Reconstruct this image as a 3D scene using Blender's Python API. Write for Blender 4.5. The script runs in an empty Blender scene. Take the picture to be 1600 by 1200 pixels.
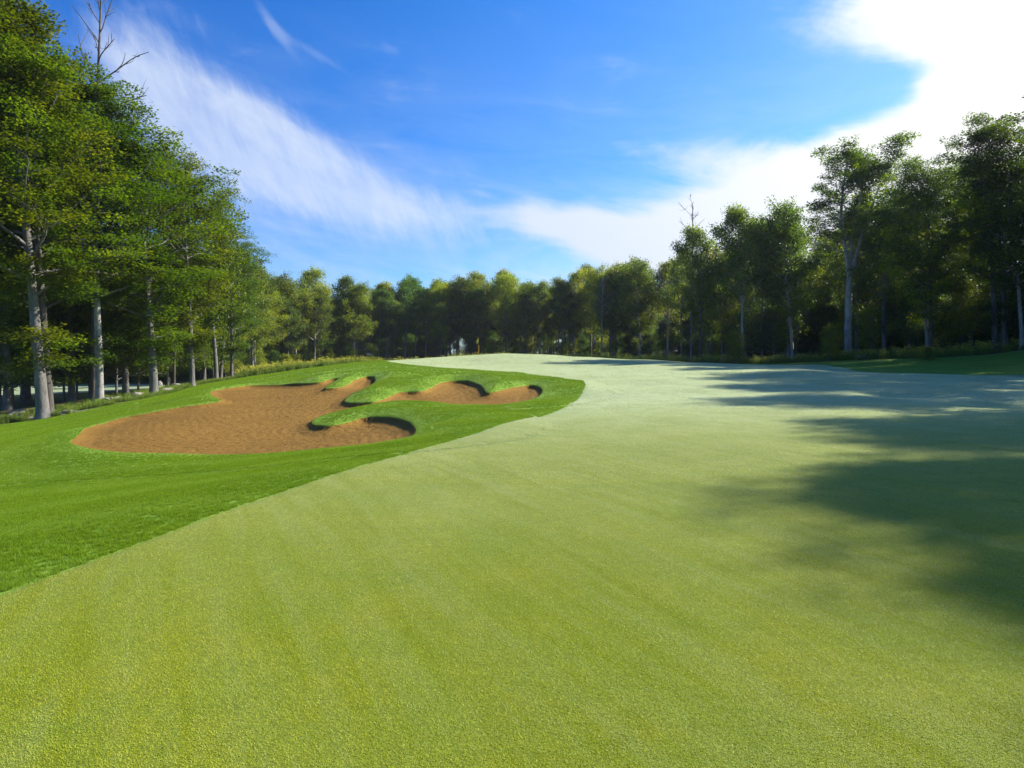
import bpy, math, random
import numpy as np
from mathutils import Vector
S = bpy.context.scene
COL = S.collection
R = math.radians

# ------------------------------------------------------------------ camera
F = 1067.0          # focal length in pixels of the 1600 px wide photograph
VH = 548.0          # horizon row
CZ = 1.70           # eye height
cam = bpy.data.cameras.new('camera'); camo = bpy.data.objects.new('camera', cam); COL.objects.link(camo)
camo.location = (0, 0, CZ); camo.rotation_euler = (R(90), 0, 0)
cam.sensor_width = 36.0; cam.lens = 36.0*F/1600; cam.shift_y = (VH-600.0)/1600.0
cam.clip_start = 0.1; cam.clip_end = 3000
S.camera = camo

# ------------------------------------------------------------------ light
SUN_AZ, SUN_EL = 67.0, 35.0
sd = Vector((math.sin(R(SUN_AZ))*math.cos(R(SUN_EL)), math.cos(R(SUN_AZ))*math.cos(R(SUN_EL)), math.sin(R(SUN_EL))))
sun = bpy.data.lights.new('sun', 'SUN'); suno = bpy.data.objects.new('sun', sun); COL.objects.link(suno)
sun.energy = 5.0; sun.angle = R(0.7); sun.color = (1.0, 0.93, 0.80)
suno.rotation_euler = sd.to_track_quat('Z', 'Y').to_euler(); suno.location = (60, 30, 50)

W = bpy.data.worlds.new('World'); S.world = W; W.use_nodes = True
def world():
    nt = W.node_tree; nt.nodes.clear(); N = nt.nodes.new; L = nt.links.new
    def M(op, a, b=None, c=None, clamp=False):
        n = N('ShaderNodeMath'); n.operation = op; n.use_clamp = clamp
        for i, x in enumerate((a, b, c)):
            if x is None: continue
            if isinstance(x, (int, float)): n.inputs[i].default_value = x
            else: L(x, n.inputs[i])
        return n.outputs[0]
    def SS(x, a, b):
        n = N('ShaderNodeMapRange'); n.interpolation_type = 'SMOOTHSTEP'
        n.inputs['From Min'].default_value = a; n.inputs['From Max'].default_value = b
        L(x, n.inputs['Value']); return n.outputs[0]
    tc = N('ShaderNodeTexCoord'); sp = N('ShaderNodeSeparateXYZ'); L(tc.outputs['Generated'], sp.inputs[0])
    x, y, z = sp.outputs
    az = M('ARCTAN2', x, y)
    el = M('ARCSINE', z)
    sky = N('ShaderNodeTexSky'); sky.sky_type = 'NISHITA'; sky.sun_disc = False
    sky.sun_elevation = R(SUN_EL); sky.sun_rotation = R(SUN_AZ)
    sky.altitude = 300; sky.air_density = 1.0; sky.dust_density = 1.0; sky.ozone_density = 2.0
    hs = N('ShaderNodeHueSaturation'); hs.inputs['Saturation'].default_value = SKY_SAT; L(sky.outputs[0], hs.inputs['Color'])
    # warped coordinates for the cirrus
    cb = N('ShaderNodeCombineXYZ'); L(az, cb.inputs[0]); L(el, cb.inputs[1])
    def noise(vec, scale, detail=5, rough=.55, w=0.0, dist=0.0):
        n = N('ShaderNodeTexNoise'); n.noise_dimensions = '4D'; n.inputs['W'].default_value = w
        n.inputs['Scale'].default_value = scale; n.inputs['Detail'].default_value = detail
        n.inputs['Roughness'].default_value = rough; n.inputs['Distortion'].default_value = dist
        L(vec, n.inputs['Vector']); return n.outputs[0]
    def rotcoord(deg, sx, sy):
        mp = N('ShaderNodeMapping'); mp.vector_type = 'TEXTURE'; mp.inputs['Rotation'].default_value = (0, 0, R(deg))
        mp.inputs['Scale'].default_value = (sx, sy, 1); L(cb.outputs[0], mp.inputs['Vector']); return mp.outputs[0]
    nA = noise(rotcoord(-32, 3.0, .9), 15, 9, .62, 3.1, .8)      # streaks running down to the right
    nB = noise(rotcoord(-66, 2.2, .6), 26, 8, .66, 7.7, .6)       # fine fibres across the band
    nC = noise(rotcoord(-6, 3.2, .8), 13, 9, .64, 1.2, .9)        # flat streaks low on the right
    nD = noise(cb.outputs[0], 9, 7, .6, 9.0, .6)
    # pixel (u, v) of a cloud turned into azimuth/elevation of the sky
    def ae(u, v):
        a = math.atan((u-800)/F); return a, math.atan(-(v-VH)/F*math.cos(a))
    def blob(u, v, lu, lv, ang, amp):
        a0, e0 = ae(u, v); su, sv = lu/F, lv/F
        c, s = math.cos(R(ang)), math.sin(R(ang))
        da = M('SUBTRACT', az, a0); de = M('SUBTRACT', el, e0)
        p = M('MULTIPLY', M('MULTIPLY_ADD', da, c, M('MULTIPLY', de, s)), 1/su)
        q = M('MULTIPLY', M('MULTIPLY_ADD', de, c, M('MULTIPLY', da, -s)), 1/sv)
        r2 = M('MULTIPLY_ADD', p, p, M('MULTIPLY', q, q))
        return M('MULTIPLY', M('EXPONENT', M('MULTIPLY', r2, -1)), amp)
    def total(bs):
        t = bs[0]
        for b in bs[1:]: t = M('ADD', t, b)
        return t
    left = total([blob(*b) for b in CLOUD_L]); right = total([blob(*b) for b in CLOUD_R]); wisp = total([blob(*b) for b in CLOUD_W])
    fib = M('MULTIPLY_ADD', nB, .45, M('MULTIPLY', nA, .55))
    dl = SS(M('ADD', left, M('MULTIPLY', M('SUBTRACT', fib, .5), 1.5)), .12, 1.15)
    dl = M('MULTIPLY', dl, M('MULTIPLY_ADD', SS(fib, .30, .68), .40, .44))
    dw = SS(M('ADD', wisp, M('MULTIPLY', M('SUBTRACT', fib, .5), 2.4)), .35, 1.5)
    fr = M('MULTIPLY_ADD', nC, .55, M('MULTIPLY', nD, .45))
    dr = SS(M('ADD', right, M('MULTIPLY', M('SUBTRACT', fr, .5), 2.4)), .12, 1.25)
    # a thin veil toward the horizon
    veil = M('MULTIPLY', SS(el, .52, -.02), SS(nC, .2, .9)); veil = M('MULTIPLY', veil, .60)
    d = M('SUBTRACT', 1, M('MULTIPLY', M('MULTIPLY', M('SUBTRACT', 1, dl), M('SUBTRACT', 1, dr)), M('MULTIPLY', M('SUBTRACT', 1, M('MULTIPLY', dw, .26)), M('SUBTRACT', 1, veil))), clamp=True)
    # clouds are brighter toward the sun
    dt = N('ShaderNodeVectorMath'); dt.operation = 'DOT_PRODUCT'; L(tc.outputs['Generated'], dt.inputs[0]); dt.inputs[1].default_value = sd
    br = M('MULTIPLY_ADD', SS(dt.outputs['Value'], .35, .95), CL_B1-CL_B0, CL_B0)
    cc = N('ShaderNodeMix'); cc.data_type = 'RGBA'; L(SS(dt.outputs['Value'], .4, .9), cc.inputs[0])
    cc.inputs[6].default_value = (.72, .82, 1.0, 1); cc.inputs[7].default_value = (1, 1, .98, 1)
    cm = N('ShaderNodeMix'); cm.data_type = 'RGBA'; cm.blend_type = 'MULTIPLY'; cm.inputs[0].default_value = 1
    L(cc.outputs[2], cm.inputs[6]); cx = N('ShaderNodeCombineXYZ')
    for i in range(3): L(br, cx.inputs[i])
    L(cx.outputs[0], cm.inputs[7])
    mx = N('ShaderNodeMix'); mx.data_type = 'RGBA'; L(d, mx.inputs[0])
    tint = N('ShaderNodeMix'); tint.data_type = 'RGBA'; tint.blend_type = 'MULTIPLY'; tint.inputs[0].default_value = 1
    deep = N('ShaderNodeMix'); deep.data_type = 'RGBA'; L(SS(dt.outputs['Value'], .05, .85), deep.inputs[0]); deep.inputs[6].default_value = SKY_DEEP; deep.inputs[7].default_value = SKY_TINT
    L(hs.outputs[0], tint.inputs[6]); L(deep.outputs[2], tint.inputs[7])
    L(tint.outputs[2], mx.inputs[6]); L(cm.outputs[2], mx.inputs[7])
    bg = N('ShaderNodeBackground'); bg.inputs[1].default_value = SKY_STR; L(mx.outputs[2], bg.inputs[0])
    out = N('ShaderNodeOutputWorld'); L(bg.outputs[0], out.inputs[0])
SKY_DEEP = (.30, .52, .80, 1); SKY_STR = 0.108; SKY_SAT = 1.42; SKY_TINT = (.60, .76, .95, 1); CL_B0, CL_B1 = 4.1, 4.7
# (u, v, half length, half width, slope angle, strength)
CLOUD_L = [(270, 165, 100, 45, -34, .42), (370, 205, 150, 52, -26, .95), (470, 258, 190, 48, -30, 1.0), (620, 312, 180, 38, -22, .66), (330, 262, 160, 48, -16, .60), (770, 338, 130, 24, -14, .45), (200, 95, 60, 50, -50, .28)]
CLOUD_R = [(1520, 35, 160, 52, -16, 1.35), (1650, 80, 130, 80, 0, 1.3), (1560, 240, 330, 62, 10, 1.35), (1300, 250, 190, 42, 12, .75), (1060, 240, 130, 24, -10, .5),
           (880, 350, 110, 30, -8, 1.0), (1010, 385, 170, 34, -12, 1.1), (1170, 345, 200, 42, 8, .9), (1330, 340, 200, 80, 0, 1.2), (1000, 425, 300, 26, 0, .45),
           (1310, 140, 20, 14, -30, .9), (1468, 132, 26, 14, 0, .9), (1850, 200, 260, 300, 0, 1.3), (1370, 135, 210, 38, -4, -.9)]
CLOUD_W = [(430, 45, 60, 9, -48, 1.0), (490, 82, 70, 8, -24, .8), (270, 20, 110, 26, -20, .8), (755, 303, 30, 7, -12, 1.0), (500, 382, 45, 8, -15, .7), (1020, 235, 120, 22, -14, .8)]
world()
S.view_settings.view_transform = 'Standard'; S.view_settings.look = 'None'
S.view_settings.exposure = 1.2; S.view_settings.gamma = 1.0
S.cycles.use_denoising = True
S.cycles.max_bounces = 7; S.cycles.diffuse_bounces = 4; S.cycles.glossy_bounces = 2; S.cycles.transmission_bounces = 4; S.cycles.transparent_max_bounces = 4
S.cycles.sample_clamp_indirect = 6

# ------------------------------------------------------------------ helpers
def tag(o, label=None, cat=None, group=None, kind=None):
    if label: o['label'] = label
    if cat: o['category'] = cat
    if group: o['group'] = group
    if kind: o['kind'] = kind
    return o
def mesh_obj(name, verts, faces, mat, parent=None, smooth=True, attrs=None, link=True):
    """verts (n,3); faces (m,k) uniform or list of arrays"""
    if not isinstance(faces, (list, tuple)): faces = [faces]
    faces = [np.asarray(f, dtype=np.int32) for f in faces if len(f)]
    me = bpy.data.meshes.new(name); verts = np.asarray(verts, dtype=np.float32)
    me.vertices.add(len(verts)); me.vertices.foreach_set('co', verts.ravel())
    nl = sum(f.size for f in faces); npoly = sum(len(f) for f in faces)
    me.loops.add(nl); me.polygons.add(npoly)
    if nl:
        me.loops.foreach_set('vertex_index', np.concatenate([f.ravel() for f in faces]))
        tot = np.concatenate([np.full(len(f), f.shape[1], np.int32) for f in faces])
        st = np.concatenate([[0], np.cumsum(tot)[:-1]]).astype(np.int32)
        me.polygons.foreach_set('loop_start', st); me.polygons.foreach_set('loop_total', tot)
        me.polygons.foreach_set('use_smooth', np.full(npoly, smooth))
    for k, (dom, arr) in (attrs or {}).items():
        a = me.attributes.new(k, 'FLOAT', dom); a.data.foreach_set('value', np.asarray(arr, np.float32))
    if mat: me.materials.append(mat)
    me.update(calc_edges=True)
    o = bpy.data.objects.new(name, me)
    if link: COL.objects.link(o)
    if parent: o.parent = parent
    return o
def tube(points, radii, k=7, cap=True, wob=0.0, rng=None):
    P = np.asarray(points, float); n = len(P); rad = np.asarray(radii, float)
    T = np.gradient(P, axis=0); T /= np.linalg.norm(T, axis=1)[:, None]+1e-9
    ref = np.array([0.13, 0.97, 0.2]) if abs(T[0][1]) < .8 else np.array([1., .1, .2])
    U = np.cross(T, ref); U /= np.linalg.norm(U, axis=1)[:, None]+1e-9; V = np.cross(T, U)
    a = np.linspace(0, 2*math.pi, k, endpoint=False)
    rr = rad[:, None]*np.ones((n, k))
    if wob and rng is not None: rr = rr*(1+wob*rng.standard_normal((n, k)))
    v = P[:, None, :]+rr[..., None]*(np.cos(a)[None, :, None]*U[:, None, :]+np.sin(a)[None, :, None]*V[:, None, :])
    v = v.reshape(-1, 3)
    i = np.arange(n-1)[:, None]*k; j = np.arange(k)[None, :]; j2 = (j+1) % k
    f = np.stack([i+j, i+j2, i+k+j2, i+k+j], -1).reshape(-1, 4)
    return v, f
class MB:
    def __init__(s): s.v = []; s.f = {}; s.n = 0
    def add(s, v, f):
        f = np.asarray(f); s.f.setdefault(f.shape[1], []).append(f+s.n); s.v.append(np.asarray(v, float)); s.n += len(v)
    def out(s): return np.concatenate(s.v), [np.concatenate(x) for x in s.f.values()]

# ------------------------------------------------------------------ materials
def newmat(name):
    m = bpy.data.materials.new(name); m.use_nodes = True; nt = m.node_tree; nt.nodes.clear(); return m, nt
class NB:
    """small node builder"""
    def __init__(s, nt): s.nt = nt
    def N(s, t, **kw):
        n = s.nt.nodes.new(t)
        for k, v in kw.items():
            if isinstance(k, str) and hasattr(n, k): setattr(n, k, v)
        return n
    def L(s, a, b): s.nt.links.new(a, b)
    def pos(s):
        return s.N('ShaderNodeNewGeometry').outputs['Position']
    def mapped(s, vec, rot=(0,0,0), scale=(1,1,1)):
        n = s.N('ShaderNodeMapping'); n.vector_type = 'TEXTURE'; n.inputs['Rotation'].default_value = rot; n.inputs['Scale'].default_value = scale
        s.L(vec, n.inputs['Vector']); return n.outputs[0]
    def noise(s, vec, scale, detail=3, rough=.5, dist=0):
        n = s.N('ShaderNodeTexNoise'); n.inputs['Scale'].default_value = scale; n.inputs['Detail'].default_value = detail
        n.inputs['Roughness'].default_value = rough; n.inputs['Distortion'].default_value = dist; s.L(vec, n.inputs['Vector']); return n.outputs[0]
    def ramp(s, x, a, b, c=0., d=1.):
        n = s.N('ShaderNodeMapRange'); n.inputs['From Min'].default_value = a; n.inputs['From Max'].default_value = b; n.clamp = True
        n.inputs['To Min'].default_value = c; n.inputs['To Max'].default_value = d; s.L(x, n.inputs['Value']); return n.outputs[0]
    def mix(s, f, a, b, mode='MIX'):
        n = s.N('ShaderNodeMix'); n.data_type = 'RGBA'; n.blend_type = mode
        for i, x in ((0, f), (6, a), (7, b)):
            if hasattr(x, 'is_linked'): s.L(x, n.inputs[i])
            elif i == 0: n.inputs[0].default_value = x
            else: n.inputs[i].default_value = (*x, 1)
        return n.outputs[2]
    def math(s, op, a, b=0.0, clamp=False):
        n = s.N('ShaderNodeMath'); n.operation = op; n.use_clamp = clamp
        for i, x in ((0, a), (1, b)):
            if hasattr(x, 'is_linked'): s.L(x, n.inputs[i])
            else: n.inputs[i].default_value = x
        return n.outputs[0]
    def attr(s, name):
        n = s.N('ShaderNodeAttribute'); n.attribute_name = name; return n.outputs['Fac']
    def bsdf(s, col, rough=.8, spec=.3, **kw):
        n = s.N('ShaderNodeBsdfPrincipled')
        for k, x in (('Base Color', col), ('Roughness', rough), ('Specular IOR Level', spec), *kw.items()):
            if hasattr(x, 'is_linked'): s.L(x, n.inputs[k])
            else: n.inputs[k].default_value = (*x, 1) if isinstance(x, tuple) and len(x) == 3 else x
        return n
    def bump(s, h, strength, dist):
        n = s.N('ShaderNodeBump'); n.inputs['Strength'].default_value = strength; n.inputs['Distance'].default_value = dist; s.L(h, n.inputs['Height']); return n.outputs[0]
    def out(s, sh):
        o = s.N('ShaderNodeOutputMaterial'); s.L(sh, o.inputs[0])

MOW = 26.0   # mowing direction, degrees left of straight ahead
def fairway_color(b):
    P = b.pos(); sp = b.N('ShaderNodeSeparateXYZ'); b.L(P, sp.inputs[0])
    n1 = b.noise(P, .9, 5, .65, .5); n2 = b.noise(P, 7, 4, .65); n3 = b.noise(P, 90, 3, .7)
    ms = b.noise(b.mapped(P, (0, 0, R(MOW)), (.55, 7, 1)), 2.4, 6, .68, .4)        # long streaks left by the mower
    m2 = b.noise(b.mapped(P, (0, 0, R(MOW)), (.9, 14, 1)), .9, 3, .55)
    c = b.mix(b.ramp(n1, .36, .62), FW_A, FW_B)
    c = b.mix(b.ramp(n2, .35, .7, 0, .5), c, FW_C)
    c = b.mix(b.ramp(ms, .52, .72, 0, .30), c, tuple(x*.62 for x in FW_C))
    c = b.mix(b.ramp(m2, .47, .53, 0, .16), c, FW_C)
    # grazing sheen painted in as pale colour growing with distance, plus dewy mower streaks
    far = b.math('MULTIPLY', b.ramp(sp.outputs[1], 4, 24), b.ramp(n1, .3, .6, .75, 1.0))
    dew = b.math('ADD', b.math('MULTIPLY', b.ramp(ms, .62, .36, 0, 1), .12), b.math('MULTIPLY', far, .95), clamp=True)  # dew: dewy mower streaks plus the painted grazing sheen in far
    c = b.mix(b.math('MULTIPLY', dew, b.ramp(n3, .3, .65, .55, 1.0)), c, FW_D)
    return P, c, n2, n3, dew
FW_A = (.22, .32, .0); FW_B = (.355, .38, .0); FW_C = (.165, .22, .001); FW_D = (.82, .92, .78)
def mat_fairway():
    m, nt = newmat('mown_fairway_turf'); b = NB(nt)
    P, c, n2, n3, dew = fairway_color(b)  # dew is mostly the painted distance sheen
    fine = b.noise(P, 150, 2, .8); mid = b.noise(P, 55, 3, .75)
    c = b.mix(b.ramp(fine, .42, .66, 0, .7), c, (.25, .28, .025))
    c = b.mix(b.ramp(mid, .5, .7, 0, .55), c, (.07, .12, .012))
    c = b.mix(b.ramp(b.noise(P, 110, 2, .8), .53, .7, 0, .85), c, (.035, .07, .008))
    c = b.mix(b.ramp(b.noise(P, 34, 3, .8), .60, .74, 0, .45), c, (.40, .30, .06))
    c = b.mix(b.ramp(b.noise(P, 190, 1, .5), .66, .76, 0, .8), c, (.62, .68, .50))
    h = b.math('ADD', b.math('MULTIPLY', fine, .5), mid)
    c = b.mix(.6, c, (.05, .08, .005)); s = b.bsdf(c, .8, .1, **{'Normal': b.bump(h, .6, .012)})
    b.out(s.outputs[0]); return m
def rough_bands(b, P, c):
    d = b.N('ShaderNodeVectorMath', operation='DISTANCE'); b.L(P, d.inputs[0]); d.inputs[1].default_value = (-5.5, 24, -.6)
    w = b.math('SINE', b.math('ADD', b.math('MULTIPLY', d.outputs['Value'], 2.9), b.math('MULTIPLY', b.noise(P, .25, 3, .6), 9.0)))
    c = b.mix(b.ramp(w, -.2, .9, 0, .22), c, (.34, .50, .07))
    n_ = b.noise(P, 1.7, 5, .7); c = b.mix(b.ramp(n_, .52, .72, 0, .35), c, (.10, .20, .006))
    return b.mix(b.ramp(b.noise(P, .8, 4, .6), .55, .75, 0, .3), c, (.32, .36, .03))
def grass_blade_mat(name, base, tip, dewc, trans, sheen=.3, fair=False, scale=1.0, bands=False):
    m, nt = newmat(name); b = NB(nt)
    rnd = b.attr('rnd'); t = b.attr('tip')
    if fair:
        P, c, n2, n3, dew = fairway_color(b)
        c = b.mix(b.ramp(rnd, .0, .8, 0, .6), c, (.46, .50, .01))
        c = b.mix(b.math('MULTIPLY', b.ramp(t, .3, 1, 0, .5), b.ramp(dew, 0, .8, 1, 0)), c, (.50, .55, .02)); c = b.mix(b.math('MULTIPLY', b.ramp(rnd, .80, .9), b.ramp(dew, 0, 1, .05, .8)), c, (.70, .82, .62))  # some blades painted pale as glints, more where the painted sheen is strong
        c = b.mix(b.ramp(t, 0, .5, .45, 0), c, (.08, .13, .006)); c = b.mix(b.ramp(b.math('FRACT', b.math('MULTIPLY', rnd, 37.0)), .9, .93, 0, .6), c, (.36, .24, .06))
    else:
        P = b.pos(); n1 = b.noise(P, .55*scale, 4, .6); n2 = b.noise(P, 4*scale, 3, .6)
        c = b.mix(b.ramp(n1, .35, .65), base, tip)
        c = b.mix(b.ramp(n2, .35, .7, 0, .5), c, tuple(x*.6 for x in base))
        if bands: c = rough_bands(b, P, c)
        c = b.mix(b.ramp(rnd, 0, 1, 0, .4), c, tuple(x*1.5 for x in tip))
        c = b.mix(b.ramp(rnd, .9, .95, 0, .7), c, dewc)
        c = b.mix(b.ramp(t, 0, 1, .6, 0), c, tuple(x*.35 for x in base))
    s = b.bsdf(c, .5 if fair else .6, .22 if fair else .12, **{'Sheen Weight': sheen*.5, 'Sheen Roughness': .5, 'Sheen Tint': (.85, 1, .9)})
    tr = b.N('ShaderNodeBsdfTranslucent'); b.L(c, tr.inputs[0])
    mx = b.N('ShaderNodeMixShader'); mx.inputs[0].default_value = trans
    b.L(s.outputs[0], mx.inputs[1]); b.L(tr.outputs[0], mx.inputs[2]); b.out(mx.outputs[0]); return m
RG_A = (.14, .26, .004); RG_B = (.205, .325, .005)
def mat_rough():
    m, nt = newmat('rough_turf'); b = NB(nt); P = b.pos()
    n1 = b.noise(P, .55, 4, .6); n2 = b.noise(P, 4, 3, .6); n3 = b.noise(P, 40, 3, .7)
    st = b.noise(b.mapped(P, (0, 0, R(-60)), (.5, 5, 1)), 1.1, 4, .6)
    c = b.mix(b.ramp(n1, .35, .65), RG_A, RG_B)
    c = b.mix(b.ramp(n2, .3, .7, 0, .5), c, (.09, .23, .006))
    c = b.mix(b.ramp(st, .5, .7, 0, .45), c, (.17, .32, .04))
    c = b.mix(.25, rough_bands(b, P, c), (.03, .07, .002))
    c = b.mix(b.ramp(n3, .45, .75, 0, .45), c, (.05, .12, .006))
    c = b.mix(b.ramp(b.noise(P, 75, 2, .8), .62, .75, 0, .6), c, (.24, .42, .03))
    s = b.bsdf(c, .7, .12, **{'Normal': b.bump(b.math('ADD', n3, n2), .7, .03), 'Sheen Weight': .08, 'Sheen Roughness': .5, 'Sheen Tint': (.8, 1, .5)})
    b.out(s.outputs[0]); return m
def mat_sand():
    m, nt = newmat('raked_bunker_sand'); b = NB(nt); P = b.pos()
    n1 = b.noise(P, .5, 4, .6); n3 = b.noise(P, 60, 4, .75); n4 = b.noise(P, 7, 4, .7, .4)
    rk = b.noise(b.mapped(P, (0, 0, R(12)), (2.2, 1, 1)), 6, 3, .6, .8)
    c = b.mix(b.ramp(n1, .3, .7), (.185, .102, .021), (.235, .133, .029))
    c = b.mix(b.ramp(n3, .3, .75, 0, .6), c, (.125, .070, .017)); c = b.mix(b.ramp(n4, .5, .72, 0, .6), c, (.115, .064, .016))
    h = b.math('ADD', b.math('MULTIPLY', n3, .25), b.math('ADD', b.math('MULTIPLY', n4, .9), rk))
    s = b.bsdf(c, .95, .1, **{'Normal': b.bump(h, .9, .06)})
    b.out(s.outputs[0]); return m
def mat_floor():
    m, nt = newmat('woodland_floor'); b = NB(nt); P = b.pos()
    n1 = b.noise(P, .45, 5, .65); n2 = b.noise(P, 9, 4, .7)
    c = b.mix(b.ramp(n1, .42, .6), (.075, .055, .03), (.07, .13, .02))
    c = b.mix(b.ramp(n2, .4, .7, 0, .7), c, (.14, .11, .055))
    b.out(b.bsdf(c, .95, .1, **{'Normal': b.bump(n2, .9, .08)}).outputs[0]); return m
def mat_path():
    m, nt = newmat('worn_asphalt'); b = NB(nt); P = b.pos(); n = b.noise(P, 30, 4, .7)
    b.out(b.bsdf(b.mix(b.ramp(n, .3, .7), (.15, .15, .15), (.23, .23, .22)), .9, .2).outputs[0]); return m
def mat_simple(name, c, rough=.5, noise=None, **kw):
    m, nt = newmat(name); b = NB(nt)
    if noise: c = b.mix(b.ramp(b.noise(b.pos(), noise[0], 4, .7), .35, .65), c, noise[1])
    b.out(b.bsdf(c, rough, .3, **kw).outputs[0]); return m
def mat_bark(name, a, c2):
    m, nt = newmat(name); b = NB(nt)
    tc = b.N('ShaderNodeTexCoord').outputs['Object']
    n1 = b.noise(b.mapped(tc, (0, 0, 0), (1, 1, 5)), 9, 5, .7, .6); n2 = b.noise(tc, 1.1, 3, .6)
    n3 = b.noise(b.mapped(tc, (0, 0, 0), (1, 1, 2)), 35, 3, .7)
    c = b.mix(b.ramp(n1, .35, .65), a, c2); c = b.mix(b.ramp(n2, .45, .7, 0, .6), c, tuple(x*1.35 for x in c2))
    c = b.mix(b.ramp(n3, .5, .7, 0, .5), c, tuple(x*.5 for x in a))
    b.out(b.bsdf(c, .9, .15, **{'Normal': b.bump(b.math('ADD', n1, n3), 1.0, .05)}).outputs[0]); return m
def mat_leaf(name, a, c2, young, trans=.54, tcol=(1.9, 1.8, .4)):
    m, nt = newmat(name); b = NB(nt)
    rnd = b.attr('rnd'); cl = b.attr('clump'); oi = b.N('ShaderNodeObjectInfo').outputs['Random']
    c = b.mix(rnd, a, c2); c = b.mix(b.ramp(cl, .6, 1, 0, .55), c, young)
    c = b.mix(b.ramp(cl, 0, .4, .4, 0), c, tuple(x*.45 for x in a))
    h = b.N('ShaderNodeHueSaturation'); b.L(c, h.inputs['Color'])
    b.L(b.ramp(oi, 0, 1, .475, .515), h.inputs['Hue']); b.L(b.ramp(b.math('FRACT', b.math('MULTIPLY', oi, 7.31)), 0, 1, .78, 1.3), h.inputs['Value'])
    c = h.outputs[0]
    s = b.bsdf(c, .45, .45)
    tr = b.N('ShaderNodeBsdfTranslucent'); b.L(b.mix(1.0, c, tcol, 'MULTIPLY'), tr.inputs[0])
    mx = b.N('ShaderNodeMixShader'); mx.inputs[0].default_value = trans
    b.L(s.outputs[0], mx.inputs[1]); b.L(tr.outputs[0], mx.inputs[2]); b.out(mx.outputs[0]); return m

# ------------------------------------------------------------------ terrain
def p3(u, v, d): return ((u-800)*d/F, d, CZ-(v-VH)*d/F)
ctrl = []
for X in (-2.5, 0, 3, 8, 16): 
    for Y in (-8, 0, 4, 8): ctrl.append((X, Y, 0.0 + .012*max(X, 0)))
ctrl += [(-3.4, 3.6, -.01), (-3.5, 7.2, -.03), (-2.8, 10, -.04), (0, 12, 0.0), (4, 13, .04), (10, 14, .12), (18, 16, .3), (30, 14, .8), (30, 0, .6), (45, 20, 1.4), (-6, 0, -.28), (-6, 6, -.35), (-10, 0, -.7), (-10, 6, -.8), (-18, 4, -1.35), (-40, 0, -2.6), (-30, 18, -2.0), (-60, 30, -3.4), (0, -30, 0), (60, -30, 1.5), (-60, -30, -3), (70, 40, 2.4), (90, 110, 2.5)]
for q in [(0, 800, 10), (0, 730, 17.5), (60, 655, 36), (150, 632, 41), (0, 682, 27), (-150, 690, 26), (240, 619, 45), (110, 693, 19.5), (375, 709, 16.6), (640, 682, 15.8), (760, 650, 19.5),
          (200, 708, 17.4), (230, 652, 27), (345, 628, 31), (330, 612, 37), (440, 602, 40.5), (500, 610, 33.5), (485, 664, 22.3), (537, 629, 28.5), (640, 640, 24), (620, 615, 30.5), (760, 634, 25), (800, 615, 29), (850, 612, 29.5), (915, 610, 29),
          (700, 600, 35), (585, 598, 36.5), (540, 594, 38.5), (880, 592, 36), (800, 583, 41), (700, 578, 44), (620, 581, 43), (560, 583, 43), (1000, 600, 32), (1100, 600, 31.5), (1100, 640, 19.5), (1250, 640, 19), (1400, 620, 25), (1600, 640, 19), (1300, 700, 11.5),
          (480, 586, 45), (520, 577, 47), (560, 569.5, 50), (600, 566, 53), (650, 568, 52), (640, 561.5, 60), (700, 557, 66), (760, 554, 70), (800, 553.3, 72), (850, 555, 72), (925, 559, 70), (1000, 562, 67), (747, 569.5, 55), (850, 572, 52), (950, 574, 50),
          (1050, 565.5, 62), (1100, 568, 58), (1000, 582, 41), (1150, 577, 44), (1250, 578, 41), (1175, 570.5, 58), (1285, 570, 60), (1350, 582, 46), (1450, 586, 38), (1600, 586.5, 37), (1600, 567, 45), (1450, 566, 54), (1325, 562, 66), (1600, 549, 52), (1500, 553, 58), (1200, 568, 74), (1750, 545, 44),
          (430, 583, 66), (340, 597, 56), (290, 606, 51), (447, 583, 88), (500, 586, 100), (600, 580, 120), (700, 570, 130), (900, 566, 125), (1050, 566, 100), (150, 618, 60), (60, 610, 88), (250, 605, 88), (350, 600, 90)]:
    ctrl.append(p3(*q))
ctrl += [(-120, 120, -4.0), (-60, 180, -2), (0, 200, -.5), (80, 200, 1), (130, 60, 4), (-150, 0, -6), (0, 90, -.3), (12, 85, .2), (-12, 82, -.6)]
C = np.array(ctrl, float)
def warp(x, y):      # metres compressed with distance so that far points weigh less
    r = np.sqrt(x*x+y*y)+1e-6; g = 8*np.log1p(r/8); return x/r*g, y/r*g
def U(r2): return .5*r2*np.log(r2+1e-12)
cx, cy = warp(C[:, 0], C[:, 1]); n = len(C)
K = U((cx[:, None]-cx)**2+(cy[:, None]-cy)**2)+np.eye(n)*.02
Pm = np.stack([np.ones(n), cx, cy], 1)
A = np.block([[K, Pm], [Pm.T, np.zeros((3, 3))]])
sol = np.linalg.solve(A, np.concatenate([C[:, 2], np.zeros(3)]))
def h0(x, y):
    x = np.asarray(x, float); y = np.asarray(y, float); sh = x.shape; x = x.ravel(); y = y.ravel(); out = np.zeros(len(x))
    for i in range(0, len(x), 20000):
        a, b = warp(x[i:i+20000], y[i:i+20000])
        out[i:i+20000] = U((a[:, None]-cx)**2+(b[:, None]-cy)**2)@sol[:n]+sol[n]+sol[n+1]*a+sol[n+2]*b
    return out.reshape(sh)
_D = np.concatenate([np.arange(2, 20, .05), np.arange(20, 160, .15)])
def hit(u, v, dz=0.):
    x = (u-800)*_D/F; z = CZ-(v-VH)*_D/F; g = h0(x, _D)+dz; k = np.argmax(z < g)
    if not (z < g).any(): k = len(_D)-1
    return x[k], _D[k]
def poly(px): return np.array([hit(u, v) for u, v in px])

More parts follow.
